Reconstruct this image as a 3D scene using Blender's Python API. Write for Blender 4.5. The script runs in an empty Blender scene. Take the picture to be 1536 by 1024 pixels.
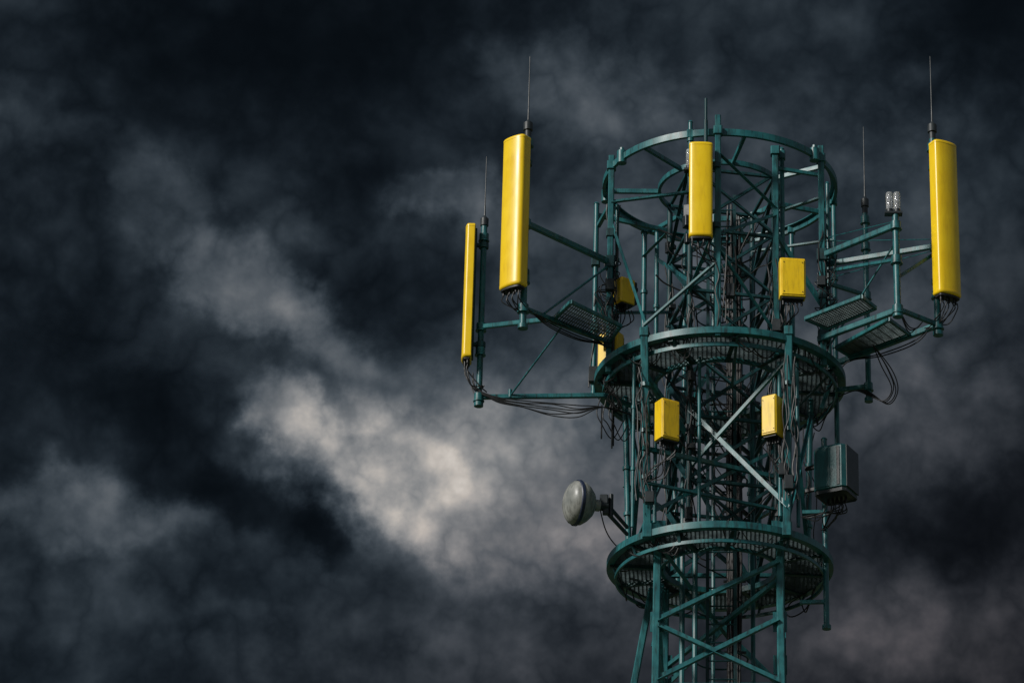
import bpy, math, random
from mathutils import Vector, Matrix
random.seed(11)
rnd=random.uniform
H=24.5           # height of the mid platform datum above ground (m)
scene=bpy.context.scene
V=Vector

# ------------------------------------------------------------------ materials
def new_mat(name):
    m=bpy.data.materials.new(name); m.use_nodes=True
    nt=m.node_tree; b=nt.nodes['Principled BSDF']
    return m,nt,b
def paint(name,c1,c2,rough=0.45,scale=6,metal=0.0,dirt=(0.008,0.010,0.010),dirtamt=0.5,bump=0.15,spec=0.5,coat=0.0):
    m,nt,b=new_mat(name); N=nt.nodes; L=nt.links
    tc=N.new('ShaderNodeTexCoord')
    n1=N.new('ShaderNodeTexNoise'); n1.inputs['Scale'].default_value=scale; n1.inputs['Detail'].default_value=5
    L.new(tc.outputs['Object'],n1.inputs['Vector'])
    r1=N.new('ShaderNodeValToRGB'); r1.color_ramp.elements[0].position=.35; r1.color_ramp.elements[1].position=.65
    r1.color_ramp.elements[0].color=(*c1,1); r1.color_ramp.elements[1].color=(*c2,1)
    L.new(n1.outputs['Fac'],r1.inputs['Fac'])
    mp=N.new('ShaderNodeMapping'); mp.inputs['Scale'].default_value=(9,9,1.6)
    L.new(tc.outputs['Object'],mp.inputs['Vector'])
    n2=N.new('ShaderNodeTexNoise'); n2.inputs['Scale'].default_value=2.2; n2.inputs['Detail'].default_value=6; n2.inputs['Roughness'].default_value=.65
    L.new(mp.outputs['Vector'],n2.inputs['Vector'])
    r2=N.new('ShaderNodeMapRange'); r2.inputs['From Min'].default_value=.48; r2.inputs['From Max'].default_value=.70
    r2.inputs['To Min'].default_value=0; r2.inputs['To Max'].default_value=dirtamt
    L.new(n2.outputs['Fac'],r2.inputs['Value'])
    mx=N.new('ShaderNodeMix'); mx.data_type='RGBA'; mx.inputs['B'].default_value=(*dirt,1)
    L.new(r2.outputs['Result'],mx.inputs['Factor']); L.new(r1.outputs['Color'],mx.inputs['A'])
    L.new(mx.outputs['Result'],b.inputs['Base Color'])
    mr=N.new('ShaderNodeMapRange'); mr.inputs['To Min'].default_value=rough-.1; mr.inputs['To Max'].default_value=rough+.2
    L.new(n1.outputs['Fac'],mr.inputs['Value']); L.new(mr.outputs['Result'],b.inputs['Roughness'])
    b.inputs['Metallic'].default_value=metal
    b.inputs['Specular IOR Level'].default_value=spec
    b.inputs['Coat Weight'].default_value=coat; b.inputs['Coat Roughness'].default_value=.2
    n3=N.new('ShaderNodeTexNoise'); n3.inputs['Scale'].default_value=70; n3.inputs['Detail'].default_value=2
    L.new(tc.outputs['Object'],n3.inputs['Vector'])
    bp=N.new('ShaderNodeBump'); bp.inputs['Strength'].default_value=bump; bp.inputs['Distance'].default_value=.004
    L.new(n3.outputs['Fac'],bp.inputs['Height']); L.new(bp.outputs['Normal'],b.inputs['Normal'])
    return m
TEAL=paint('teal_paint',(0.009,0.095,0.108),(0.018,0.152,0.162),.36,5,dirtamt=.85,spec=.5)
TEALD=paint('teal_paint_dark',(0.005,0.040,0.047),(0.010,0.065,0.072),.48,7,dirtamt=.85,spec=.35)  # darker teal base, same dirt amount as the main teal
GRAT=paint('grating_steel',(0.035,0.055,0.06),(0.08,0.115,0.12),.38,9,dirtamt=.5)
YEL=paint('yellow_radome',(0.86,0.560,0.004),(0.91,0.620,0.007),.30,3,dirt=(0.40,0.22,0.01),dirtamt=.26,bump=.05,coat=.15,spec=.45)
YELS=paint('yellow_enamel',(0.84,0.54,0.005),(0.90,0.60,0.010),.34,4,dirt=(0.28,0.17,0.01),dirtamt=.40,bump=.05,coat=.12,spec=.45)
BLK=paint('black_rubber',(0.004,0.005,0.006),(0.009,0.010,0.012),.5,12,dirtamt=.2)
DGREY=paint('dark_housing',(0.010,0.016,0.019),(0.020,0.028,0.032),.45,8,dirtamt=.4)
GREY=paint('dish_grey',(0.17,0.18,0.17),(0.30,0.305,0.28),.34,4,dirt=(0.05,0.05,0.042),dirtamt=.7)
NAVY=paint('dish_band',(0.008,0.015,0.04),(0.014,0.025,0.06),.4,6)
CABT=paint('cabinet_teal',(0.010,0.095,0.105),(0.017,0.128,0.136),.42,4,dirtamt=.5)
def glassmat():
    m,nt,b=new_mat('clear_glass'); N=nt.nodes
    b.inputs['Base Color'].default_value=(.92,.95,.97,1); b.inputs['Roughness'].default_value=.05
    b.inputs['Transmission Weight'].default_value=.8; b.inputs['IOR'].default_value=1.45
    n=N.new('ShaderNodeTexNoise'); n.inputs['Scale'].default_value=40
    bp=N.new('ShaderNodeBump'); bp.inputs['Strength'].default_value=.3; bp.inputs['Distance'].default_value=.01
    nt.links.new(n.outputs['Fac'],bp.inputs['Height']); nt.links.new(bp.outputs['Normal'],b.inputs['Normal'])
    return m
GLASS=glassmat()

# ------------------------------------------------------------------ mesh builder
class MB:
    def __init__(s): s.v=[]; s.f=[]
    def frame(s,d):
        d=d.normalized(); ref=V((0,0,1)) if abs(d.z)<.97 else V((0,1,0))
        a=d.cross(ref).normalized(); b=a.cross(d).normalized()
        return a,b
    def prism(s,a,b,prof,prof2=None,ab=None):
        a=V(a); b=V(b); A,B=ab if ab else s.frame(b-a); n=len(prof); i=len(s.v)
        prof2=prof2 or prof
        for (x,y) in prof: s.v.append(a+A*x+B*y)
        for (x,y) in prof2: s.v.append(b+A*x+B*y)
        for k in range(n):
            s.f.append((i+k,i+(k+1)%n,i+n+(k+1)%n,i+n+k))
        s.f.append(tuple(range(i+n-1,i-1,-1))); s.f.append(tuple(range(i+n,i+2*n)))
    def tube(s,a,b,r,r2=None,n=10):
        r2=r if r2 is None else r2
        p=[(r*math.cos(2*math.pi*k/n),r*math.sin(2*math.pi*k/n)) for k in range(n)]
        q=[(r2*math.cos(2*math.pi*k/n),r2*math.sin(2*math.pi*k/n)) for k in range(n)]
        s.prism(a,b,p,q)
    def bar(s,a,b,w,h):
        c=min(w,h)*.14; w/=2; h/=2
        s.prism(a,b,[(-w+c,-h),(w-c,-h),(w,-h+c),(w,h-c),(w-c,h),(-w+c,h),(-w,h-c),(-w,-h+c)])
    def flat(s,a,b,w,h):
        w/=2;h/=2; s.prism(a,b,[(-w,-h),(w,-h),(w,h),(-w,h)])
    def angle(s,a,b,w=.055,t=.009,flip=1):
        f=flip
        pr=[(0,0),(w*f,0),(w*f,t),(t*f,t),(t*f,w),(0,w)]
        if f<0: pr=pr[::-1]
        s.prism(a,b,pr)
    def cable(s,pts,r=.011,n=6,sub=7):
        P=[V(p) for p in pts]
        Q=[P[0]*2-P[1]]+P+[P[-1]*2-P[-2]]
        out=[]
        for i in range(1,len(Q)-2):
            for k in range(sub):
                t=k/sub
                out.append(.5*((2*Q[i])+(Q[i+1]-Q[i-1])*t+(2*Q[i-1]-5*Q[i]+4*Q[i+1]-Q[i+2])*t*t+(3*Q[i]-Q[i-1]-3*Q[i+1]+Q[i+2])*t**3))
        out.append(P[-1])
        base=len(s.v); A=None
        for j,p in enumerate(out):
            d=(out[min(j+1,len(out)-1)]-out[max(j-1,0)])
            if d.length<1e-6: d=V((0,0,1))
            d.normalize()
            if A is None: A,_=s.frame(d)
            else:
                A=(A-d*A.dot(d))
                if A.length<1e-4: A,_=s.frame(d)
                A.normalize()
            B=A.cross(d)
            for k in range(n):
                t=2*math.pi*k/n
                s.v.append(p+A*(r*math.cos(t))+B*(r*math.sin(t)))
        for j in range(len(out)-1):
            for k in range(n):
                a=base+j*n+k; b=base+j*n+(k+1)%n
                s.f.append((a,b,b+n,a+n))
    def ring(s,c,R,prof,seg=96):
        c=V(c); n=len(prof); i=len(s.v)
        for j in range(seg):
            t=2*math.pi*j/seg
            for (dr,dz) in prof:
                s.v.append(c+V(((R+dr)*math.cos(t),(R+dr)*math.sin(t),dz)))
        for j in range(seg):
            for k in range(n):
                a=i+j*n+k; b=i+j*n+(k+1)%n; c2=i+((j+1)%seg)*n+(k+1)%n; d=i+((j+1)%seg)*n+k
                s.f.append((a,d,c2,b))
    def lathe(s,prof,M,seg=40):
        i=len(s.v); n=len(prof)
        for j in range(seg):
            t=2*math.pi*j/seg
            for (r,z) in prof: s.v.append(M@V((r*math.cos(t),r*math.sin(t),z)))
        for j in range(seg):
            for k in range(n-1):
                a=i+j*n+k; d=i+((j+1)%seg)*n+k
                s.f.append((a,d,d+1,a+1))
    def loft(s,layers,M):
        n=len(layers[0]); i=len(s.v)
        for l in layers:
            for p in l: s.v.append(M@V(p))
        for j in range(len(layers)-1):
            for k in range(n):
                a=i+j*n+k; b=i+j*n+(k+1)%n
                s.f.append((a,b,b+n,a+n))
        s.f.append(tuple(range(i+n-1,i-1,-1))); e=i+(len(layers)-1)*n; s.f.append(tuple(range(e,e+n)))
    def rbox(s,M,sx,sy,sz,c=.02):
        def lay(z,ins):
            x=sx/2-ins; y=sy/2-ins; k=c
            return [(-x+k,-y,z),(x-k,-y,z),(x,-y+k,z),(x,y-k,z),(x-k,y,z),(-x+k,y,z),(-x,y-k,z),(-x,-y+k,z)]
        s.loft([lay(-sz/2,c*.7),lay(-sz/2+c*.7,0),lay(sz/2-c*.7,0),lay(sz/2,c*.7)],M)
    def obj(s,name,mat,parent=None,loc=None):
        me=bpy.data.meshes.new(name); me.from_pydata([tuple(v) for v in s.v],[],s.f); me.update()
        me.polygons.foreach_set('use_smooth',[True]*len(me.polygons))
        me.set_sharp_from_angle(angle=math.radians(38))
        me.materials.append(mat)
        o=bpy.data.objects.new(name,me); scene.collection.objects.link(o)
        if parent: o.parent=parent
        else: o.location=(0,0,H)
        return o
def empty(name):
    e=bpy.data.objects.new(name,None); scene.collection.objects.link(e); e.location=(0,0,H); e.empty_display_size=.3
    return e

tower=empty('telecom_tower')
RECT=lambda w,h:[(-w/2,-h/2),(w/2,-h/2),(w/2,h/2),(-w/2,h/2)]

# ------------------------------------------------------------------ rings
m=MB()
ZT,RT=2.59,1.775
m.ring((0,0,ZT),RT,RECT(.05,.10)); m.ring((0,0,ZT+.05),RT-.03,RECT(.10,.014))
m.ring((0,0,ZT-.04),.93,RECT(.045,.08),64)
for k in range(7):
    t=math.radians(-90+k*360/7+12)
    m.bar((.93*math.cos(t),.93*math.sin(t),ZT-.045),((RT-.02)*math.cos(t),(RT-.02)*math.sin(t),ZT-.03),.05,.075)
m.obj('top_ring',TEAL,tower)
m=MB()
ZM,RM=-.70,1.86
m.ring((0,0,ZM),RM,RECT(.035,.10)); m.ring((0,0,ZM-.046),RM-.045,RECT(.10,.012)); m.ring((0,0,ZM+.042),RM-.04,RECT(.09,.012))
m.ring((0,0,ZM-.17),1.74,RECT(.03,.06)); m.ring((0,0,ZM-.05),.98,RECT(.05,.09),64)
m.obj('platform_ring',TEAL,tower)
m=MB()
ZL,RL=-3.64,1.635
m.ring((0,0,ZL),RL,RECT(.035,.10)); m.ring((0,0,ZL-.046),RL-.04,RECT(.09,.012)); m.ring((0,0,ZL+.042),RL-.04,RECT(.09,.012))
m.ring((0,0,ZL-.20),1.52,RECT(.03,.05)); m.ring((0,0,ZL-.03),.85,RECT(.05,.08),64)
m.obj('lower_ring',TEAL,tower)
m=MB()
for k in range(12):
    t=math.radians(k*30+8); c,s_=math.cos(t),math.sin(t)
    m.angle((.96*c,.96*s_,ZM-.10),(1.83*c,1.83*s_,ZM-.10),.07,.01)
    m.angle((.83*c,.83*s_,ZL-.08),(1.61*c,1.61*s_,ZL-.08),.06,.01)
    if k%2:
        m.tube((1.84*c,1.84*s_,ZM-.06),(1.20*c,1.20*s_,ZM-.62),.02)
        m.tube((1.60*c,1.60*s_,ZL-.06),(1.50*c,1.50*s_,ZL-.2),.016)
    m.flat((1.74*c,1.74*s_,ZM-.18),(1.83*c,1.83*s_,ZM-.03),.04,.012)
    m.flat((1.52*c,1.52*s_,ZL-.21),(1.60*c,1.60*s_,ZL-.03),.04,.012)
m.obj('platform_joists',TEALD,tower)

# ------------------------------------------------------------------ gratings
def annulus_grate(m,z,ro,ri,sp=.05,t=.006,h=.028):
    for ax in (0,1):
        step=sp if ax==0 else sp*1.35
        k=-int(ro/step)
        while k*step<ro:
            y=k*step+.003; k+=1
            if abs(y)>=ro: continue
            xo=math.sqrt(ro*ro-y*y); segs=[(-xo,xo)]
            if abs(y)<ri:
                xi=math.sqrt(ri*ri-y*y); segs=[(-xo,-xi),(xi,xo)]
            for a,b in segs:
                zz=z+(0 if ax==0 else .004)
                if ax==0: m.flat((a,y,zz),(b,y,zz),t,h)
                else: m.flat((y,a,zz),(y,b,zz),t*1.3,h*.6)
m=MB(); annulus_grate(m,ZM-.03,1.80,1.0); annulus_grate(m,ZL-.02,1.59,.87,.045)
m.obj('floor_grating',GRAT,tower)
def quad_grate(m,mf,c,z,n=16,k=5):
    P=[V((x,y,z)) for x,y in c]
    for i in range(4): mf.bar(P[i],P[(i+1)%4],.045,.06)
    for i in range(1,n):
        t=i/n; m.flat(P[0].lerp(P[3],t),P[1].lerp(P[2],t),.016,.012)
    for i in range(1,k):
        t=i/k; m.flat(P[0].lerp(P[1],t)+V((0,0,-.012)),P[3].lerp(P[2],t)+V((0,0,-.012)),.010,.010)
m=MB(); mf=MB()
quad_grate(m,mf,[(-2.46,-1.46),(-2.15,-2.10),(-1.45,-1.30),(-1.65,-.73)],-.37,24,6)
quad_grate(m,mf,[(1.24,-1.61),(2.03,-2.33),(2.25,-1.96),(1.57,-1.29)],-.40,12,20)
quad_grate(m,mf,[(1.72,-.65),(2.45,-1.61),(2.77,-1.11),(1.92,-.38)],-.41,16,8)
m.obj('catwalk_grating',GRAT,tower); mf.obj('catwalk_frame',TEAL,tower)

# ------------------------------------------------------------------ posts
m=MB()
def collar(m,x,y,z,r,h=.05): m.tube((x,y,z-h/2),(x,y,z+h/2),r*1.45,n=12)
def post(m,x,y,z0,z1,r=.042,x2=None,y2=None,box=False):
    x2=x if x2 is None else x2; y2=y if y2 is None else y2
    if box: m.bar((x,y,z0),(x2,y2,z1),r*2,r*2)
    else:
        m.tube((x,y,z0),(x2,y2,z1),r,n=12)
        m.tube((x2,y2,z1),(x2,y2,z1+.025),r*1.2,r*.8,n=12)
        for k in range(1,3):
            t=k/3+rnd(-.08,.08); collar(m,x+(x2-x)*t,y+(y2-y)*t,z0+(z1-z0)*t,r)
UP=[(-.03,-1.81,-.78,2.85,.045,1),(-1.64,-.72,-.85,2.76,.045,1),(1.52,-.95,-.85,2.80,.046,1),
    (-1.89,.15,-.8,2.40,.04,0),(1.75,.42,-1.66,2.75,.038,0),(-1.18,1.36,-.75,2.55,.04,0),
    (-.44,-1.70,1.9,2.80,.035,0),(.83,-1.18,-.8,2.66,.048,1),(.93,-1.05,-.7,2.70,.035,0),
    (.32,1.74,-.75,2.62,.036,0),(1.12,1.38,-.75,2.66,.04,0),(-.98,1.10,-.75,2.4,.035,0),(-.55,1.68,-.75,2.6,.036,0),
    (-1.55,-.55,-.9,2.0,.03,0),(1.62,-.70,-.8,2.3,.03,0)]
for x,y,z0,z1,r,b in UP: post(m,x,y,z0,z1,r,box=bool(b))
for x,y,z0,z1,r,b in UP:
    if z1>2.5:
        m.bar((x,y,ZT-.06),(x,y,ZT+.07),r*3.0,r*3.0)
for x,y in [(-1.48,-1.0),(1.42,-1.08),(-1.75,.25),(1.70,.5)]:   # ring splice joints
    m.tube((x,y,ZT-.10),(x,y,ZT+.10),.075,n=12); m.tube((x,y,ZT+.10),(x,y,ZT+.16),.035,n=8)
MID=[(-1.10,-1.52,-1.03,-1.27),(1.00,-1.56,.95,-1.33),(-1.42,.35,-1.33,.35),(1.36,.45,1.28,.45),(.62,1.70,.55,1.50),(-.72,1.66,-.62,1.48)]
for i,(x,y,x2,y2) in enumerate(MID):
    r=.058 if i<2 else .045
    post(m,x2,y2,ZL+.02,ZM+.12 if i<2 else ZM-.07,r,x,y,box=(i<2))
    if i<2:
        m.bar((x,y,ZM+.05),(x,y,ZM+.18),.14,.14); m.bar((x2,y2,ZL-.06),(x2,y2,ZL+.14),.15,.15)
        for z in (-1.4,-2.1,-2.8):
            t=(z-ZM)/(ZL-ZM); m.tube((x+(x2-x)*t,y+(y2-y)*t,z-.03),(x+(x2-x)*t,y+(y2-y)*t,z+.03),.085,n=8)
for x,y,z0,z1,r in [(-.93,-1.35,-3.5,-1.9,.028),(-1.25,-1.2,-3.5,-.8,.026),(.86,-1.35,-3.4,-1.0,.03),(1.12,-1.2,-3.5,-.8,.028),
                    (1.53,-.32,-4.68,-1.75,.042),(-.3,-1.1,-3.6,-.8,.026),(.45,1.3,-3.6,-.8,.03)]:
    post(m,x,y,z0,z1,r)
m.tube((1.53,-.32,-4.72),(1.53,-.32,-4.66),.065,n=12)
m.bar((1.15,-.30,-4.30),(1.53,-.32,-4.30),.05,.06); m.bar((1.2,-.30,-2.9),(1.53,-.32,-2.9),.05,.06)
m.obj('perimeter_posts',TEAL,tower)

# ------------------------------------------------------------------ inner lattice, all the way down
def lat(m,legs,z0,z1,n,r,br,wide=0,boxed=False,horiz=True,skip=()):
    def P(i,z):
        x,y=legs[i%len(legs)]; s=1+wide*(z0-z if z<z0 else 0)
        return V((x*s,y*s,z))
    N=len(legs)
    for i in range(N):
        a=P(i,z0); b=P(i,z1)
        if boxed: m.bar(b,a,r*2,r*2)
        else: m.tube(b,a,r,n=10)
    h=(z1-z0)/n
    for i in range(N):
        if i in skip: continue
        for k in range(n):
            za=z0+h*k; zb=za+h
            a,b=P(i,za),P(i+1,za); c,d=P(i,zb),P(i+1,zb)
            m.angle(a,d,br,.009,1)
            if k%2==0 or i%2==0: m.angle(b,c,br,.009,-1)
            if horiz: m.bar(a,b,br*.9,br*.9)
INN=[(-.45,-.75),(.82,-.45),(.50,.82),(-.77,.50)]
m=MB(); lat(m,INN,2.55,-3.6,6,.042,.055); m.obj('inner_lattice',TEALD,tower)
m=MB()
LOW=[(-.89,-.95),(.85,-.95),(.88,.80),(-.80,.80)]
lat(m,LOW,-3.45,-7.0,2,.055,.07,wide=.008,boxed=True,skip=(0,))
m.angle((-.88,-.98,-4.87),(.85,-.98,-3.98),.085,.01); m.angle((.85,-.97,-4.85),(-.88,-.97,-5.75),.085,.01,-1)
m.angle((-.88,-.99,-4.95),(.85,-.99,-5.8),.08,.01); m.angle((-.88,-.97,-5.85),(.85,-.97,-6.8),.08,.01)
m.angle((-.88,-.95,-3.7),(.2,.8,-4.6),.06,.01); m.angle((.85,-.95,-4.2),(-.8,.8,-4.9),.06,.01)
m.bar((-.89,-.95,-5.80),(.85,-.95,-5.80),.06,.06); m.bar((-.89,-.95,-7.0),(.85,-.95,-7.0),.06,.06)
m.obj('shaft_lattice',TEAL,tower)
m=MB()   # slim inner risers seen through the shaft
for x,y,r in [(-.55,.1,.040),(-.36,-.3,.038),(.48,.35,.034),(-.10,.3,.03)]:
    m.tube((x,y,-H+.3),(x,y,-3.2),r,n=8)
m.tube((-.55,.1,-3.3),(-.55,.1,-.8),.034,n=8); m.tube((.48,.35,-3.3),(.48,.35,1.6),.032,n=8); m.tube((-.10,.3,-3.3),(-.10,.3,2.3),.03,n=8)
m.obj('risers',TEAL,tower)
m=MB()
LOW2=[(x*1.028,y*1.028) for x,y in LOW]
lat(m,LOW2,-7.0,-H+.35,9,.06,.075,wide=.03,boxed=True)
m.bar((-1.00,.70,-3.70),(-4.6,2.2,-H+.35),.10,.10)
m.bar((-.80,.80,-5.6),(-1.46,.92,-5.6),.06,.06)
m.obj('shaft_lattice_lower',TEAL,tower)
m=MB()
for k in range(4):
    x,y=LOW[k]
    m.flat((x,y,-3.6),(x,y,-3.3),.22,.016); m.flat((x,y,-5.0),(x,y,-4.7),.20,.016)
m.obj('gusset_plates',TEAL,tower)

m=MB()
def br(a,b,w=.055,f=1): m.angle(a,b,w,.009,f)
B=[((-1.64,-.72,1.6),(-1.05,-1.45,-.6)),((-1.64,-.72,1.95),(-.45,-.75,2.1)),((-1.89,.15,2.2),(-.77,.5,2.1)),((-1.18,1.36,2.1),(-.77,.5,2.1)),
   ((-.03,-1.81,1.0),(-.45,-.75,.4)),((-.03,-1.81,2.2),(.83,-1.18,1.6)),((.83,-1.18,1.5),(-.03,-1.81,.85)),((-.03,-1.81,.6),(.83,-1.18,-.5)),
   ((-.03,-1.81,.4),(-1.10,-1.52,-.5)),((1.52,-.95,2.3),(.83,-1.18,2.3)),((1.52,-.95,1.9),(.82,-.45,1.9)),
   ((1.52,-.95,.1),(.83,-1.18,1.2)),((1.75,.42,1.9),(.5,.82,1.9)),((1.12,1.38,2.0),(.5,.82,.6)),((-.98,1.1,1.9),(-.45,-.75,.6)),
   ((-1.64,-.72,.1),(-.77,.5,.7)),((-1.89,.15,.9),(-1.18,1.36,-.5)),((-1.64,-.72,2.0),(-1.89,.15,2.0)),((1.52,-.95,1.6),(1.75,.42,1.6)),
   ((1.52,-.95,.0),(1.75,.42,.9)),((-.55,1.68,-.5),(.32,1.74,1.2)),((.32,1.74,-.5),(1.12,1.38,1.0)),
   ((-1.10,-1.50,-2.42),(.82,-.45,-2.42)),((-1.08,-1.45,-2.95),(.82,-.45,-2.95)),((-1.05,-1.35,-3.4),(.82,-.45,-2.0)),((-.45,-.75,-1.5),(.96,-1.4,-3.3)),
   ((-1.1,-1.5,-1.2),(-.45,-.75,-1.9)),((.98,-1.5,-1.0),(-.45,-.75,-2.4)),((-1.4,.35,-1.0),(-1.05,-1.3,-3.4)),((-1.1,-1.45,-1.5),(-1.33,.35,-3.5)),
   ((1.36,.45,-1.0),(.96,-1.35,-3.4)),((1.0,-1.5,-1.3),(1.28,.45,-3.5)),((-.72,1.6,-1),(.55,1.5,-3.5)),((.62,1.66,-1),(-.62,1.5,-3.5)),
   ((-1.4,.35,-2.2),(-.68,1.55,-2.2)),((1.33,.45,-2.2),(.58,1.6,-2.2)),((-1.33,.35,-3.4),(-.70,1.60,-1.2)),
   ((-1.03,-1.3,-3.6),(-.89,-.95,-3.9)),((.95,-1.33,-3.6),(.85,-.95,-3.9)),
   ((.82,-.45,-3.3),(.96,-1.35,-3.3))]
for i,(a,b) in enumerate(B): br(a,b,.06 if i%3 else .05,1 if i%2 else -1)
m.obj('bracing',TEAL,tower)

# ladder with cage
m=MB()
LX,LY=.02,-.15
for x in (LX-.2,LX+.2): m.flat((x,LY,-H+.4),(x,LY,2.4),.05,.014)
z=-H+.6
while z<2.3: m.tube((LX-.2,LY,z),(LX+.2,LY,z),.012,n=6); z+=.28
for z in [2.1,1.3,.5,-1.4,-2.2,-3.0,-4.2,-5.0,-5.8]:
    pts=[(LX-.2,LY,z)]+[(LX+.38*math.cos(math.radians(a)),LY+.35+.38*math.sin(math.radians(a)),z) for a in range(200,-30,-20)]+[(LX+.2,LY,z)]
    m.cable(pts,.014,4,3)
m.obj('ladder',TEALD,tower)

# ------------------------------------------------------------------ antenna support arms
m=MB()
A1=(-2.84,-2.0); A0=(-3.56,-.40); A3=(3.18,-1.40); R2=(2.57,-1.93); R3=(2.20,-.30)
hl=(-1.64,-.72); hr=(1.52,-.95)
def arm(a,za,b,zb,w=.07,h=.09): m.bar((a[0],a[1],za),(b[0],b[1],zb),w,h)
arm(A1,.96,hl,.96); arm(A1,-.42,hl,-.36,.06,.07)
m.tube((-1.66,-.74,.90),(-2.55,-1.70,-.36),.018)
arm(A0,.05,(-2.42,-1.46),-.33,.06,.07)
arm(A0,-1.10,(-1.72,-.35),-1.05,.06,.07)
arm((-1.72,-.35),-1.05,(-.77,.5),-1.05,.06,.07)
m.tube((-3.1,-.40,-1.08),(-2.30,-1.30,-.36),.014)
m.tube((-3.1,-.40,-1.10),(-3.1,-.40,-.98),.03)
arm(R2,.96,hr,.96); arm(A3,.89,(1.58,-.8),.89,.06,.08); arm(R2,.40,(1.6,-.75),.80,.04,.05)
arm(R2,-.42,(1.45,-.95),-.42); arm(A3,-.40,(1.75,-.2),-.45); arm(R2,-.40,A3,-.40,.06,.07); arm(R2,.10,A3,.78,.045,.05)
arm(R3,-.88,(1.70,-.15),-.88,.06,.07); arm(R3,.62,(1.62,-.70),.62,.05,.06)
arm((1.75,-.2),-.45,(1.5,-.2),-1.2,.06,.06)
m.tube((1.62,-.70,-.4),(2.55,-1.6,.8),.014)
m.tube((1.56,-.85,1.25),(3.10,-1.4,1.0),.007,n=5); m.tube((1.56,-.85,.62),(3.10,-1.4,.80),.007,n=5)
m.tube((1.56,-.85,1.3),(2.5,-1.85,1.05),.007,n=5)
m.obj('antenna_arms',TEAL,tower)
m=MB()
for (x,y) in (hl,hr):
    for z in (.96,-.38): m.bar((x,y,z-.09),(x,y,z+.09),.16,.15)
for (x,y,z) in [(-1.64,-.72,1.45),(-1.64,-.72,.3),(1.52,-.95,.3),(-1.89,.15,.3),(-1.89,.15,1.4)]:
    m.bar((x,y,z-.06),(x,y,z+.06),.13,.13)
m.obj('hub_clamps',TEALD,tower)

def mast(x,y,z0,z1,r=.047,clamps=()):
    m=MB(); m.tube((x,y,z0),(x,y,z1),r,n=16); m.tube((x,y,z0-.03),(x,y,z0+.03),r*1.5,n=16)
    for c in clamps:
        m.tube((x,y,c-.05),(x,y,c+.05),r*1.55,n=16); m.tube((x,y,c-.075),(x,y,c-.06),r*1.8,n=16)
    o=m.obj('mast_pipe',TEAL,tower)
mast(*A1,-.72,2.55,.05,(.96,-.42,2.30,0.05)); mast(*A0,-1.22,1.80,.046,(.05,-1.1,1.55,-.35))
mast(*A3,-.54,2.85,.05,(.89,-.40,2.55,.1)); mast(*R2,-.50,1.14,.05,(.96,-.40,.4)); mast(*R3,-1.10,2.15,.042,(-.88,.62,1.45,1.9))

def whip(x,y,z0,z1,knob=.07):
    m=MB(); h=z1-z0
    m.tube((x,y,z0-.10),(x,y,z0+.02),knob,n=16); m.tube((x,y,z0+.02),(x,y,z0+.07),knob*.8,knob*.35,n=16)
    m.tube((x,y,z0-.22),(x,y,z0-.10),knob*.72,n=16)
    m.tube((x,y,z0+.07),(x,y,z0+.25),.015,.012,n=8); m.tube((x,y,z0+.25),(x,y,z1),.0105,.0055,n=8)
    m.obj('whip_antenna',DGREY)
whip(*A1,2.60,3.76); whip(*A0,1.84,2.93,.062); whip(*A3,2.90,4.11,.07); whip(*R3,2.22,3.50,.06)
m=MB(); m.tube((-.21,-1.86,2.0),(-.21,-1.86,2.75),.03,n=12); m.tube((-.21,-1.86,2.75),(-.21,-1.86,3.12),.022,n=12)
m.obj('whip_antenna',TEALD)

# ------------------------------------------------------------------ panel antennas
def panel(cx,cy,z0,z1,w,d,face,mst=None,clamps=(),ncon=6):
    root=empty('panel_antenna')
    M=Matrix.Translation((cx,cy,0))@Matrix.Rotation(face+math.pi/2,4,'Z')  # local -Y is the face
    def prof(z,k,ins):
        pts=[]; W=w/2-ins; n=14
        pts.append((-W+.012,d*.5-ins,z)); pts.append((-W,d*.5-ins-.012,z))
        pts.append((-W-.0,-d*.12,z))
        for i in range(1,n):
            t=math.pi*i/n; x=-W*math.cos(t)
            y=-d*.12-(d*.40-ins)*math.sin(t)**.7
            pts.append((x,y,z))
        pts.append((W,-d*.12,z)); pts.append((W,d*.5-ins-.012,z)); pts.append((W-.012,d*.5-ins,z))
        return pts
    m=MB()
    m.loft([prof(z0+.03,0,0)]+[prof(z0+.03+(z1-z0-.06)*k/6,0,0) for k in range(1,6)]+[prof(z1-.03,0,0)],M)
    m.loft([prof(z0,0,.016),prof(z0+.010,0,.004),prof(z0+.024,0,-.003),prof(z0+.055,0,-.003)],M)
    m.loft([prof(z1-.050,0,-.003),prof(z1-.022,0,-.003),prof(z1-.008,0,.004),prof(z1,0,.022)],M)
    m.obj('radome',YEL,root)
    m=MB(); m.loft([prof(z0-.03,0,.022),prof(z0+.003,0,.022)],M)
    for i in range(ncon):
        x=-w*.36+w*.72*i/(ncon-1); y=(i%2)*.04-.02
        m.tube(M@V((x,y,z0-.09)),M@V((x,y,z0-.01)),.016,n=8)
    m.obj('bottom_cap',BLK,root)
    m=MB()
    m.rbox(M@Matrix.Translation((0,d*.5+.012,(z0+z1)/2)),w*.5,.03,(z1-z0)*.96,.006)
    if mst:
        for z in clamps:
            p=M@V((0,d*.5,z)); q=V((mst[0],mst[1],z))
            m.bar(p,q,.07,.05); m.tube(q-V((0,0,.04)),q+V((0,0,.04)),.075,n=12)
    m.obj('mounting_bracket',TEALD,root)
    return M
fa=math.atan2
P1=panel(-3.00,-2.13,-.17,2.29,.40,.21,fa(-.80,-.60),A1,(1.95,.15))
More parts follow.
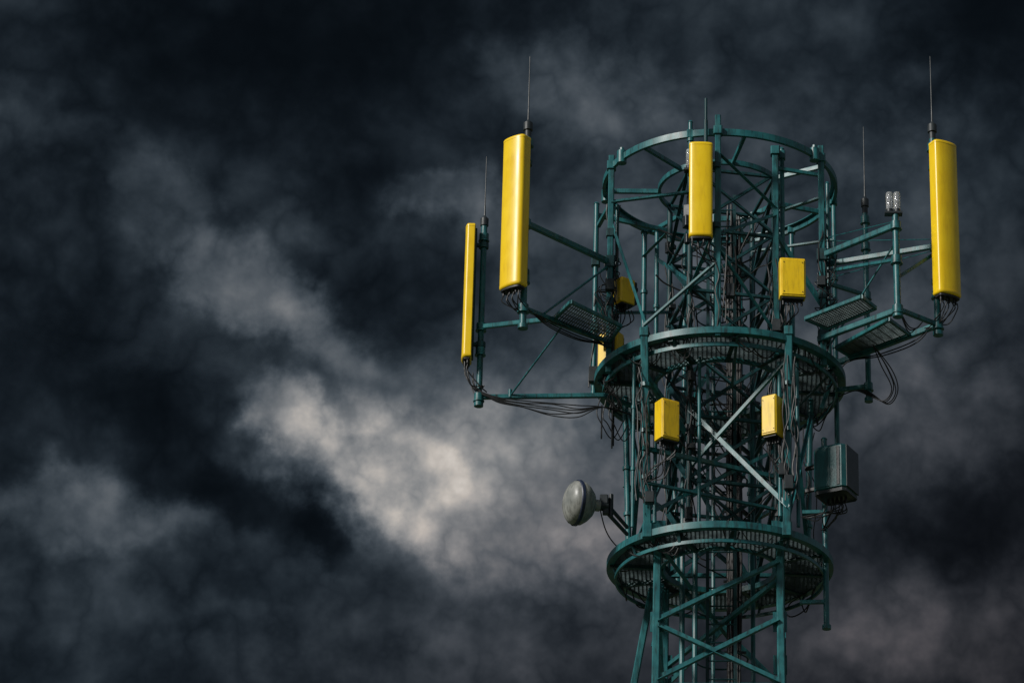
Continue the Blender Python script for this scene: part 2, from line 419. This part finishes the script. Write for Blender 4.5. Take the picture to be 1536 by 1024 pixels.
P0=panel(-3.76,-.44,-.53,1.69,.34,.145,fa(-.06,-1),A0,(1.4,-.25)) 
P3=panel(3.33,-1.56,-.02,2.52,.40,.21,fa(-.85,.52),A3,(2.2,.3))
PF=panel(-.28,-1.97,.74,2.30,.345,.14,fa(-1,.04),(-.06,-1.83),(2.0,1.0),4)

# ------------------------------------------------------------------ remote radio units
def rru(cx,cy,z0,z1,w,d,rot,mat=YELS,name='remote_radio_unit',leg=None):
    root=empty(name); zc=(z0+z1)/2
    M=Matrix.Translation((cx,cy,zc))@Matrix.Rotation(rot,4,'Z')
    m=MB(); m.rbox(M,w,d,z1-z0,.016)
    m.rbox(M@Matrix.Translation((0,-d/2-.004,.0)),w*.86,.014,(z1-z0)*.9,.004)
    m.obj('housing',mat,root)
    m=MB()
    for k in range(9):
        x=-w*.42+w*.84*k/8; m.rbox(M@Matrix.Translation((x,d/2+.02,0)),.006,.05,(z1-z0)*.9,.001)
    m.rbox(M@Matrix.Translation((0,0,-(z1-z0)/2-.012)),w*.86,d*.8,.03,.006)
    for k in range(5):
        x=-w*.36+w*.72*k/4; m.tube(M@V((x,0,-(z1-z0)/2-.1)),M@V((x,0,-(z1-z0)/2-.01)),.018,n=8)
    m.rbox(M@Matrix.Translation((0,d/2+.06,(z1-z0)*.25)),.12,.08,.06,.006)
    m.rbox(M@Matrix.Translation((0,d/2+.06,-(z1-z0)*.25)),.12,.08,.06,.006)
    m.obj('heatsink_and_connectors',BLK,root)
    m=MB()
    for s_ in (-1,1):
        for t_ in (-1,1):
            m.tube(M@V((s_*w*.36,-d/2-.02,t_*(z1-z0)*.38)),M@V((s_*w*.36,-d/2-.002,t_*(z1-z0)*.38)),.007,n=6)
    m.obj('bolts',DGREY,root)
    return M
rru(1.06,-1.42,.01,.64,.38,.18,.12)
rru(-1.44,-.55,.33,.74,.24,.26,-.9)
rru(-1.62,-.50,-.70,-.13,.34,.2,-.5)
rru(-.76,-1.58,-2.34,-1.72,.30,.22,.55)
rru(.76,-1.50,-2.24,-1.62,.24,.26,-.5)
# equipment cabinet : plain closed box with chamfered corners
root=empty('equipment_cabinet')
M=Matrix.Translation((1.68,-.75,-2.47))@Matrix.Rotation(math.radians(-26),4,'Z')
m=MB(); m.rbox(M,.52,.50,.72,.06); m.rbox(M@Matrix.Translation((-.10,-.253,0)),.24,.012,.60,.005); m.obj('body',CABT,root)
m=MB(); m.rbox(M@Matrix.Translation((.262,0,0)),.022,.42,.66,.008); m.rbox(M@Matrix.Translation((0,0,-.368)),.50,.48,.022,.05)
m.rbox(M@Matrix.Translation((.15,-.254,0)),.05,.014,.60,.004)
m.obj('dark_panels',DGREY,root)  # dark panels over the right side and bottom, dark strip on the front
m=MB(); m.bar((1.25,-.5,-2.3),(1.6,-.7,-2.3),.05,.06); m.bar((1.25,-.5,-2.65),(1.6,-.7,-2.65),.05,.06)
for k in range(5): m.tube(M@V((-.15+.07*k,.05,-.46)),M@V((-.15+.07*k,.05,-.37)),.02,n=8)
m.obj('brackets_and_glands',BLK,root)

# ------------------------------------------------------------------ microwave dish
root=empty('microwave_dish')
ax=V((-.93,-.36,-.02)).normalized()
q=ax.to_track_quat('Z','Y').to_matrix().to_4x4()
M=Matrix.Translation((-2.08,-.9,-3.0))@q
R=.325
m=MB(); m.lathe([(0.001,.17),(.10,.163),(.19,.14),(.26,.10),(.31,.05),(R-.005,.0)],M); m.obj('radome',GREY,root)
m=MB(); m.lathe([(R,.012),(R+.012,.0),(R+.012,-.04),(R,-.05),(R-.02,-.048)],M); m.obj('rim_band',NAVY,root)
m=MB(); m.lathe([(R-.002,-.045),(.315,-.10),(.26,-.18),(.18,-.25),(.10,-.285),(.085,-.29),(.085,-.36),(.001,-.36)],M); m.obj('reflector_back',GREY,root)
m=MB(); c=M@V((0,0,-.36)); 
m.tube(c,c-ax*.12,.07,n=14); m.bar(c-ax*.10+V((0,0,-.12)),c-ax*.10+V((0,0,.12)),.09,.09)
m.bar(c-ax*.10+V((0,0,.06)),V((-1.36,.1,-2.97)),.045,.05); m.bar(c-ax*.10+V((0,0,-.07)),V((-1.36,.1,-3.08)),.045,.05)
m.tube(c-ax*.18+V((0,0,-.15)),c-ax*.18+V((0,0,.20)),.035,n=12); m.rbox(Matrix.Translation(c-ax*.05+V((.02,0,.1))),.12,.1,.14,.01)
m.obj('mount',DGREY,root)

# ------------------------------------------------------------------ beacons
def beacon(x,y,z):
    root=empty('warning_light')
    m=MB(); m.tube((x-.055,y,z-.06),(x-.055,y,z),.05,n=14); m.tube((x+.055,y,z-.06),(x+.055,y,z),.05,n=14); m.bar((x-.13,y,z-.07),(x+.13,y,z-.07),.12,.04)
    m.tube((x-.055,y,z),(x-.055,y,z+.14),.014,n=8); m.tube((x+.055,y,z),(x+.055,y,z+.14),.014,n=8)
    m.obj('base',DGREY,root)
    m=MB()
    for s_ in (-.055,.055):
        Mx=Matrix.Translation((x+s_,y,z))
        m.lathe([(.049,0),(.050,.24),(.048,.265),(.042,.275),(.001,.28)],Mx,18)
    m.obj('glass_lens',GLASS,root)
beacon(R2[0]-.03,R2[1],1.22)
beacon(-.40,-1.78,2.02)

# ------------------------------------------------------------------ cables
m=MB()
for k in range(26):   # main feeder bundle
    x=.20+rnd(-.10,.12); y=.05+rnd(-.1,.1)
    pts=[]; z=2.35-rnd(0,1.0)
    while z>-H+.5:
        pts.append((x+rnd(-.018,.018),y+rnd(-.02,.02),z)); z-=rnd(.5,.9) if z>-8 else 4
    m.cable(pts,rnd(.012,.020),5,4)
for k in range(56):   # droopy ones in the core
    z=rnd(-3.2,2.2); a=rnd(0,6.28); r0=rnd(.2,1.1); x0,y0=r0*math.cos(a),r0*math.sin(a)
    x1,y1=.2+rnd(-.1,.1),rnd(-.1,.2)
    m.cable([(x0,y0,z),(x0*.8+rnd(-.1,.1),y0*.8,z-rnd(.1,.4)),((x0+x1)/2,(y0+y1)/2,z-rnd(.3,.6)),(x1,y1,z-rnd(.3,.9))],rnd(.008,.014),5,5)
for (x,y,z0,z1,n_) in [(-1.64,-.72,2.0,-.7,8),(1.52,-.95,1.6,-.7,6),(-.03,-1.81,1.0,-.7,3),(.83,-1.18,.9,-.7,7),(-1.10,-1.52,-.7,-3.4,7),(1.0,-1.56,-.8,-3.3,8),(-.45,-.75,2.3,-3.4,6),(.82,-.45,2.3,-3.4,7),(-1.89,.15,.9,-.8,5),(-.77,.5,2,-3,4),(1.36,.45,-.8,-3.4,4)]:
    for k in range(n_):
        pts=[]; z=z1+(z0-z1)*rnd(.6,1); ox,oy=rnd(-.09,.09),rnd(-.09,.09)
        while z>z1:
            pts.append((x*.99+ox+rnd(-.05,.05),y*.99+oy+rnd(-.04,.04),z)); z-=rnd(.18,.4)
        if len(pts)>2: m.cable(pts,rnd(.007,.012),5,5)
for k in range(54):
    a=rnd(0,6.28); R_,Z_=(1.78,ZM-.05) if k%3 else (1.55,ZL-.05)
    d=rnd(.15,.5); b=a+d; s_=rnd(.08,.32)
    f=lambda t,rr,zz:(rr*math.cos(t),rr*math.sin(t),zz)
    m.cable([f(a,R_,Z_),f(a+d*.3,R_*rnd(.9,1),Z_-s_*.8),f(a+d*.7,R_*rnd(.9,1),Z_-s_),f(b,R_*.97,Z_)],rnd(.007,.012),5,6)
for k in range(28):   # messy loops around the upper left hub and right hub
    hx,hy=(-1.62,-.68) if k%2 else (1.52,-.90)
    z=rnd(-.1,1.1); s=-1 if hx<0 else 1
    m.cable([(hx,hy,z),(hx+s*rnd(-.15,.25),hy-rnd(0,.15),z-rnd(.0,.15)),(hx+s*rnd(-.1,.25),hy-rnd(0,.15),z-rnd(.25,.4)),(hx,hy,z-rnd(.4,.6))],.008,5,6)
def fan(M,w,z0,n,targets,sag=.25,r=.010):
    for i in range(n):
        x=-w*.36+w*.72*i/max(1,n-1)
        p=M@V((x,(i%2)*.04-.02,z0-.08)); t=V(targets[i%len(targets)])+V((rnd(-.03,.03),rnd(-.03,.03),rnd(-.04,.04)))
        m.cable([p,p+V((rnd(-.02,.02),0,-.10)),(p.lerp(t,.5)+V((rnd(-.04,.04),rnd(-.04,.04),-rnd(.4,1)*sag))),t],r,5,7)
fan(P1,.40,-.17,7,[(-2.84,-1.95,-.45),(-2.80,-1.92,-.38),(-2.7,-1.85,-.40)],.16,.009)
for k in range(4): m.cable([(-2.80,-1.95,-.38),(-2.5,-1.68,-.46-.03*k),(-2.1,-1.2,-.40-.04*k-rnd(0,.04)),(-1.68,-.75,-.45),(-1.6,-.7,-.8)],.010,5)
fan(P0,.34,-.53,5,[(-3.50,-.42,-.95),(-3.45,-.42,-1.03)],.24,.010)
for k in range(6):
    m.cable([(-3.66,-.44,-.72-.03*k),(-3.60,-.45,-.95-rnd(0,.06)),(-3.30,-.45,-1.12-.015*k),(-2.9,-.42,-1.14-.025*k-rnd(0,.04)),(-2.5,-.40,-1.17-.035*k-rnd(0,.06)),(-2.1,-.38,-1.22-.03*k-rnd(0,.05)),(-1.72,-.30,-1.22),(-1.2,.0,-1.25)],.009,5)
for k in range(3):
    x=-1.78+.09*k; m.cable([(x,.05,-.9),(x-.05,-.02,-1.15-rnd(0,.1)),(x+.02,.0,-1.35),(x+.18,.1,-1.5-rnd(0,.1)),(x+.35,.2,-1.2)],.009,5)
fan(P3,.40,-.02,7,[(3.14,-1.38,-.36),(3.0,-1.3,-.42)],.20,.009)
for k in range(2): m.cable([(3.16,-1.45,-.30),(2.9,-1.15,-.50-.05*k),(2.4,-.75,-.55-.04*k),(1.9,-.35,-.50),(1.7,-.3,-.8)],.010,5)
for k in range(4):
    m.cable([(2.25,-.9,-.48),(2.4+.05*k+rnd(-.03,.03),-.7,-.72-.03*k),(2.53+.03*k,-.55,-1.0-.02*k+rnd(-.03,.03)),(2.42+.02*k,-.45,-1.18-.02*k),(2.2,-.35,-1.05+.02*k),(2.0,-.3,-.95),(1.75,-.2,-1.0)],.009,5)
for k in range(3): m.cable([(2.57,-1.93,-.35),(2.72,-1.8,-.60-.05*k),(2.85,-1.6,-.55),(2.95,-1.5,-.40)],.009,5)
fan(PF,.34,.74,4,[(-.05,-1.78,.45),(-.1,-1.75,.4)],.12)
for (x,y,z,tx,ty,tz) in [(1.06,-1.42,-.08,.85,-1.2,-.5),(-.76,-1.55,-2.42,-1.05,-1.45,-2.9),(.76,-1.5,-2.32,.95,-1.45,-2.9),(-1.44,-.55,.25,-1.6,-.7,-.2),(-1.62,-.5,-.78,-1.5,-.4,-1.3),(1.68,-.75,-2.9,1.5,-.35,-3.2),(1.68,-.75,-2.9,1.2,-.6,-3.1)]:
    for k in range(6):
        ox=rnd(-.12,.12)
        m.cable([(x+ox,y,z),(x+ox*1.2,y+rnd(-.05,.05),z-rnd(.1,.22)),((x+tx)/2+rnd(-.12,.12),(y+ty)/2,(z+tz)/2-rnd(.0,.2)),(tx+rnd(-.04,.04),ty,tz)],.009,5,6)
m.cable([(-1.75,-.72,-2.95),(-1.65,-.6,-3.3),(-1.5,-.5,-3.5),(-1.3,-.4,-3.6)],.010,5)
for (x,y,z0,z1) in [(-1.76,.1,-1.0,-1.55),(-1.60,.0,-1.0,-1.75),(-1.58,.02,-1.2,-1.7)]: m.tube((x,y,z0),(x,y,z1),.012,n=6)
m.obj('feeder_cables',BLK,tower)
m=MB()
for k in range(40):
    i=random.choice([0,1,2,3]); x,y=INN[i]; z=rnd(-3.4,2.3)
    m.rbox(Matrix.Translation((x+rnd(-.04,.04),y+rnd(-.04,.04),z))@Matrix.Rotation(rnd(0,3),4,'Z'),rnd(.08,.14),rnd(.06,.12),rnd(.06,.2),.008)
for x,y,z in [(-1.0,-1.55,-3.2),(.98,-1.62,-3.0),(.9,-1.5,-2.75),(-1.64,-.78,.55),(1.5,-1.0,.5),(-1.9,.12,-.5),(.83,-1.25,-.35),(.15,-1.7,.0)]:
    m.rbox(Matrix.Translation((x,y,z)),.13,.12,rnd(.14,.26),.01)
z=-6
while z<2: m.flat((.05,.15,z),(.38,.15,z),.03,.03); z+=.55
m.obj('junction_boxes',DGREY,tower)
m=MB()
CONC=paint('concrete',(0.25,0.25,0.24),(0.33,0.33,0.31),.8,1.5)
for x,y in [(a*1.028*1.52,b*1.028*1.52) for a,b in LOW]+[(-4.6,2.2)]:
    m.rbox(Matrix.Translation((x,y,-H+.2)),1.0,1.0,.5,.03)
m.obj('concrete_footings',CONC,tower)

# ------------------------------------------------------------------ ground
m=MB(); n=48; i=0
m.v=[V((0,0,0))]+[V((3000*math.cos(2*math.pi*k/n),3000*math.sin(2*math.pi*k/n),0)) for k in range(n)]
m.f=[(0,k+1,(k+1)%n+1) for k in range(n)]
GR=paint('grass_ground',(0.035,0.05,0.02),(0.06,0.075,0.03),.85,.4,dirt=(0.06,0.05,0.035))
g=m.obj('ground',GR); g.location=(0,0,0)

# ------------------------------------------------------------------ world : storm sky
w=bpy.data.worlds.new('World'); scene.world=w; w.use_nodes=True
nt=w.node_tree; N=nt.nodes; L=nt.links; N.clear()
def node(t,**k):
    n=N.new(t)
    for a,b in k.items(): setattr(n,a,b)
    return n
def setin(s,v):
    if isinstance(v,bpy.types.NodeSocket): L.new(v,s)
    else: s.default_value=v
def math_(op,a,b=None,c=None,clamp=False):
    n=node('ShaderNodeMath',operation=op); n.use_clamp=clamp
    setin(n.inputs[0],a)
    if b is not None: setin(n.inputs[1],b)
    if c is not None: setin(n.inputs[2],c)
    return n.outputs[0]
def vm(op,a,b=None,out=0):
    n=node('ShaderNodeVectorMath',operation=op); setin(n.inputs[0],a)
    if b is not None: setin(n.inputs[1],b)
    return n.outputs[out]
tc=node('ShaderNodeTexCoord'); D=tc.outputs['Generated']
el=math.radians(25.5)
Fv=(0,math.cos(el),math.sin(el)); Uv=(0,-math.sin(el),math.cos(el))
u=vm('DOT_PRODUCT',D,(1000,0,0),'Value'); v=vm('DOT_PRODUCT',D,tuple(1000*x for x in Uv),'Value'); f=vm('DOT_PRODUCT',D,Fv,'Value')
cb=node('ShaderNodeCombineXYZ'); L.new(u,cb.inputs[0]); L.new(v,cb.inputs[1])
def noise(scale,detail=8,rough=.55,dist=0,vec=None,off=(0,0,0)):
    n=node('ShaderNodeTexNoise'); n.inputs['Scale'].default_value=scale; n.inputs['Detail'].default_value=detail
    n.inputs['Roughness'].default_value=rough; n.inputs['Distortion'].default_value=dist
    L.new(vm('ADD',vec or D,off),n.inputs['Vector']); return n
nw=noise(30,6,.57,off=(3.1,.2,5))
warp=vm('MULTIPLY',vm('SUBTRACT',nw.outputs['Color'],(.5,.5,.5)),(44,44,0))
Pw=vm('ADD',cb.outputs[0],warp)
# cloud masses of the storm front: azimuth, elevation offset (mrad), size, tilt, brightness, hard edge?
blobs=[(-96,-37,27,13,-30,.20,1),(-99,-40,15,7,-42,.16,1),(-122,-22,14,7,-38,.15,1),(-82,-44,16,9,-15,.08,1),
 (-66,-28,50,20,-4,.22,0),(-66,-34,26,9,-10,.07,1),(-54,-59,28,12,-8,.22,0),(-20,-56,26,13,0,.13,0),
 (-132,15,20,9,-40,.13,1),(-112,0,15,8,-20,.11,1),(-156,38,20,9,-55,.07,1),(-122,24,12,7,30,.05,0),
 (-128,-49,22,9,-20,-.10,1),(-108,-58,12,5,-30,-.05,1),(-189,-9,42,30,0,-.06,0),(-152,-25,22,14,-35,-.05,1),
 (-120,82,70,32,0,-.10,0),(-196,62,18,12,0,.055,1),(-78,39,16,7,-30,.11,1),(-62,28,12,7,-40,.06,0),(-38,70,28,13,-10,.12,1),
 (-6,25,55,38,0,.10,0),(84,98,34,28,0,-.11,0),(42,-9,36,22,0,.09,0),(70,-47,20,16,0,-.07,1),(46,-84,36,13,0,.09,0),(-178,-47,24,8,-8,.11,1),
 (-160,-62,50,24,0,.045,0),(-150,-96,55,14,0,-.03,0),(-88,12,24,13,0,-.05,1),(-143,-68,24,8,0,-.05,1),(-30,-30,45,22,0,.08,0),(-75,-86,50,13,0,.06,0),(45,60,26,10,10,.05,1),(-98,42,14,12,0,-.05,1)]
acc=.168
for (a,b,sa,sb,rot,amp,hard) in blobs:
    mp=node('ShaderNodeMapping'); mp.vector_type='TEXTURE'
    k=1.15 if hard else 1.0
    mp.inputs['Location'].default_value=(a,b,0); mp.inputs['Rotation'].default_value=(0,0,math.radians(rot)); mp.inputs['Scale'].default_value=(sa*k,sb*k,1)
    L.new(Pw,mp.inputs['Vector'])
    d2=vm('DOT_PRODUCT',mp.outputs['Vector'],mp.outputs['Vector'],'Value')
    if hard: d2=math_('MULTIPLY',d2,d2)
    e=math_('EXPONENT',math_('MULTIPLY',d2,-1.0))
    acc=math_('MULTIPLY_ADD',e,amp,acc)
n1=noise(30,6,.56,.1,off=(1.7,4,2)); n2=noise(58,4,.5,.1,off=(7,1,3))
c1=math_('SUBTRACT',n1.outputs['Fac'],.5)
bil=math_('SUBTRACT',math_('ABSOLUTE',math_('SUBTRACT',n2.outputs['Fac'],.5)),.07)   # puffy billows, dark creases
tex=math_('ADD',math_('MULTIPLY',c1,.80),math_('MULTIPLY',bil,.95))
ga=math_('MULTIPLY',math_('ADD',acc,.02),tex)
ga=math_('MULTIPLY_ADD',ga,1.5,acc)
gcl=math_('SMOOTH_MAX',ga,.075,.08)
lin=math_('POWER',gcl,2.2)
cr=node('ShaderNodeValToRGB'); e=cr.color_ramp.elements
e[0].position=0; e[0].color=(.52,.98,1.60,1); e[1].position=.70; e[1].color=(1.08,1.0,.92,1)
x=e.new(.20); x.color=(.74,1.03,1.34,1); x=e.new(.42); x.color=(.92,1.0,1.09,1)
L.new(gcl,cr.inputs['Fac'])
wf=node('ShaderNodeMapRange'); wf.inputs['From Min'].default_value=0; wf.inputs['From Max'].default_value=-140; wf.inputs['To Min'].default_value=0; wf.inputs['To Max'].default_value=1
L.new(math_('MULTIPLY_ADD',u,-.55,v),wf.inputs['Value'])
mx=node('ShaderNodeMix',data_type='RGBA',blend_type='MULTIPLY'); L.new(wf.outputs[0],mx.inputs['Factor']); L.new(cr.outputs[0],mx.inputs['A']); mx.inputs['B'].default_value=(1.32,.96,.87,1)
cl=vm('SCALE',mx.outputs['Result']); L.new(lin,cl.node.inputs['Scale'])
bgc=node('ShaderNodeBackground'); L.new(cl,bgc.inputs['Color']); bgc.inputs['Strength'].default_value=1.0
n3=noise(2.2,4,.6,.4); oc=math_('MULTIPLY_ADD',n3.outputs['Fac'],.5,-.04)
ocv=vm('SCALE',(.92,1.0,1.1)); L.new(oc,ocv.node.inputs['Scale'])
bgo=node('ShaderNodeBackground'); L.new(ocv,bgo.inputs['Color']); bgo.inputs['Strength'].default_value=.62
sky=node('ShaderNodeTexSky'); sky.sky_type='NISHITA'; sky.sun_disc=False; sky.sun_elevation=math.radians(34); sky.sun_rotation=math.radians(230)
bgs=node('ShaderNodeBackground'); L.new(sky.outputs[0],bgs.inputs['Color']); bgs.inputs['Strength'].default_value=.05
m1=node('ShaderNodeMixShader'); m1.inputs[0].default_value=.3; L.new(bgo.outputs[0],m1.inputs[1]); L.new(bgs.outputs[0],m1.inputs[2])
mk=node('ShaderNodeMapRange',interpolation_type='SMOOTHSTEP'); mk.inputs['From Min'].default_value=.62; mk.inputs['From Max'].default_value=.95
L.new(f,mk.inputs['Value'])
m2=node('ShaderNodeMixShader'); L.new(mk.outputs[0],m2.inputs[0]); L.new(m1.outputs[0],m2.inputs[1]); L.new(bgc.outputs[0],m2.inputs[2])
out=node('ShaderNodeOutputWorld'); L.new(m2.outputs[0],out.inputs['Surface'])

# ------------------------------------------------------------------ sun
sd=bpy.data.lights.new('sun','SUN'); sd.energy=3.4; sd.angle=math.radians(10); sd.color=(1,.97,.92)
so=bpy.data.objects.new('sun',sd); scene.collection.objects.link(so)
az=math.radians(230); e_=math.radians(34)
tosun=V((math.sin(az)*math.cos(e_),math.cos(az)*math.cos(e_),math.sin(e_)))
so.rotation_euler=tosun.to_track_quat('Z','Y').to_euler(); so.location=(-20,-20,50)

# ------------------------------------------------------------------ camera
cd=bpy.data.cameras.new('camera'); co=bpy.data.objects.new('camera',cd); scene.collection.objects.link(co)
co.location=(0,-53*math.cos(el),H-53*math.sin(el)); co.rotation_euler=(math.pi/2+el,0,0)
cd.sensor_width=36; cd.lens=5300/1536*36; cd.shift_x=-(1080-768)/1536; cd.clip_end=10000
scene.camera=co
scene.view_settings.view_transform='Standard'; scene.view_settings.look='None'; scene.view_settings.exposure=0
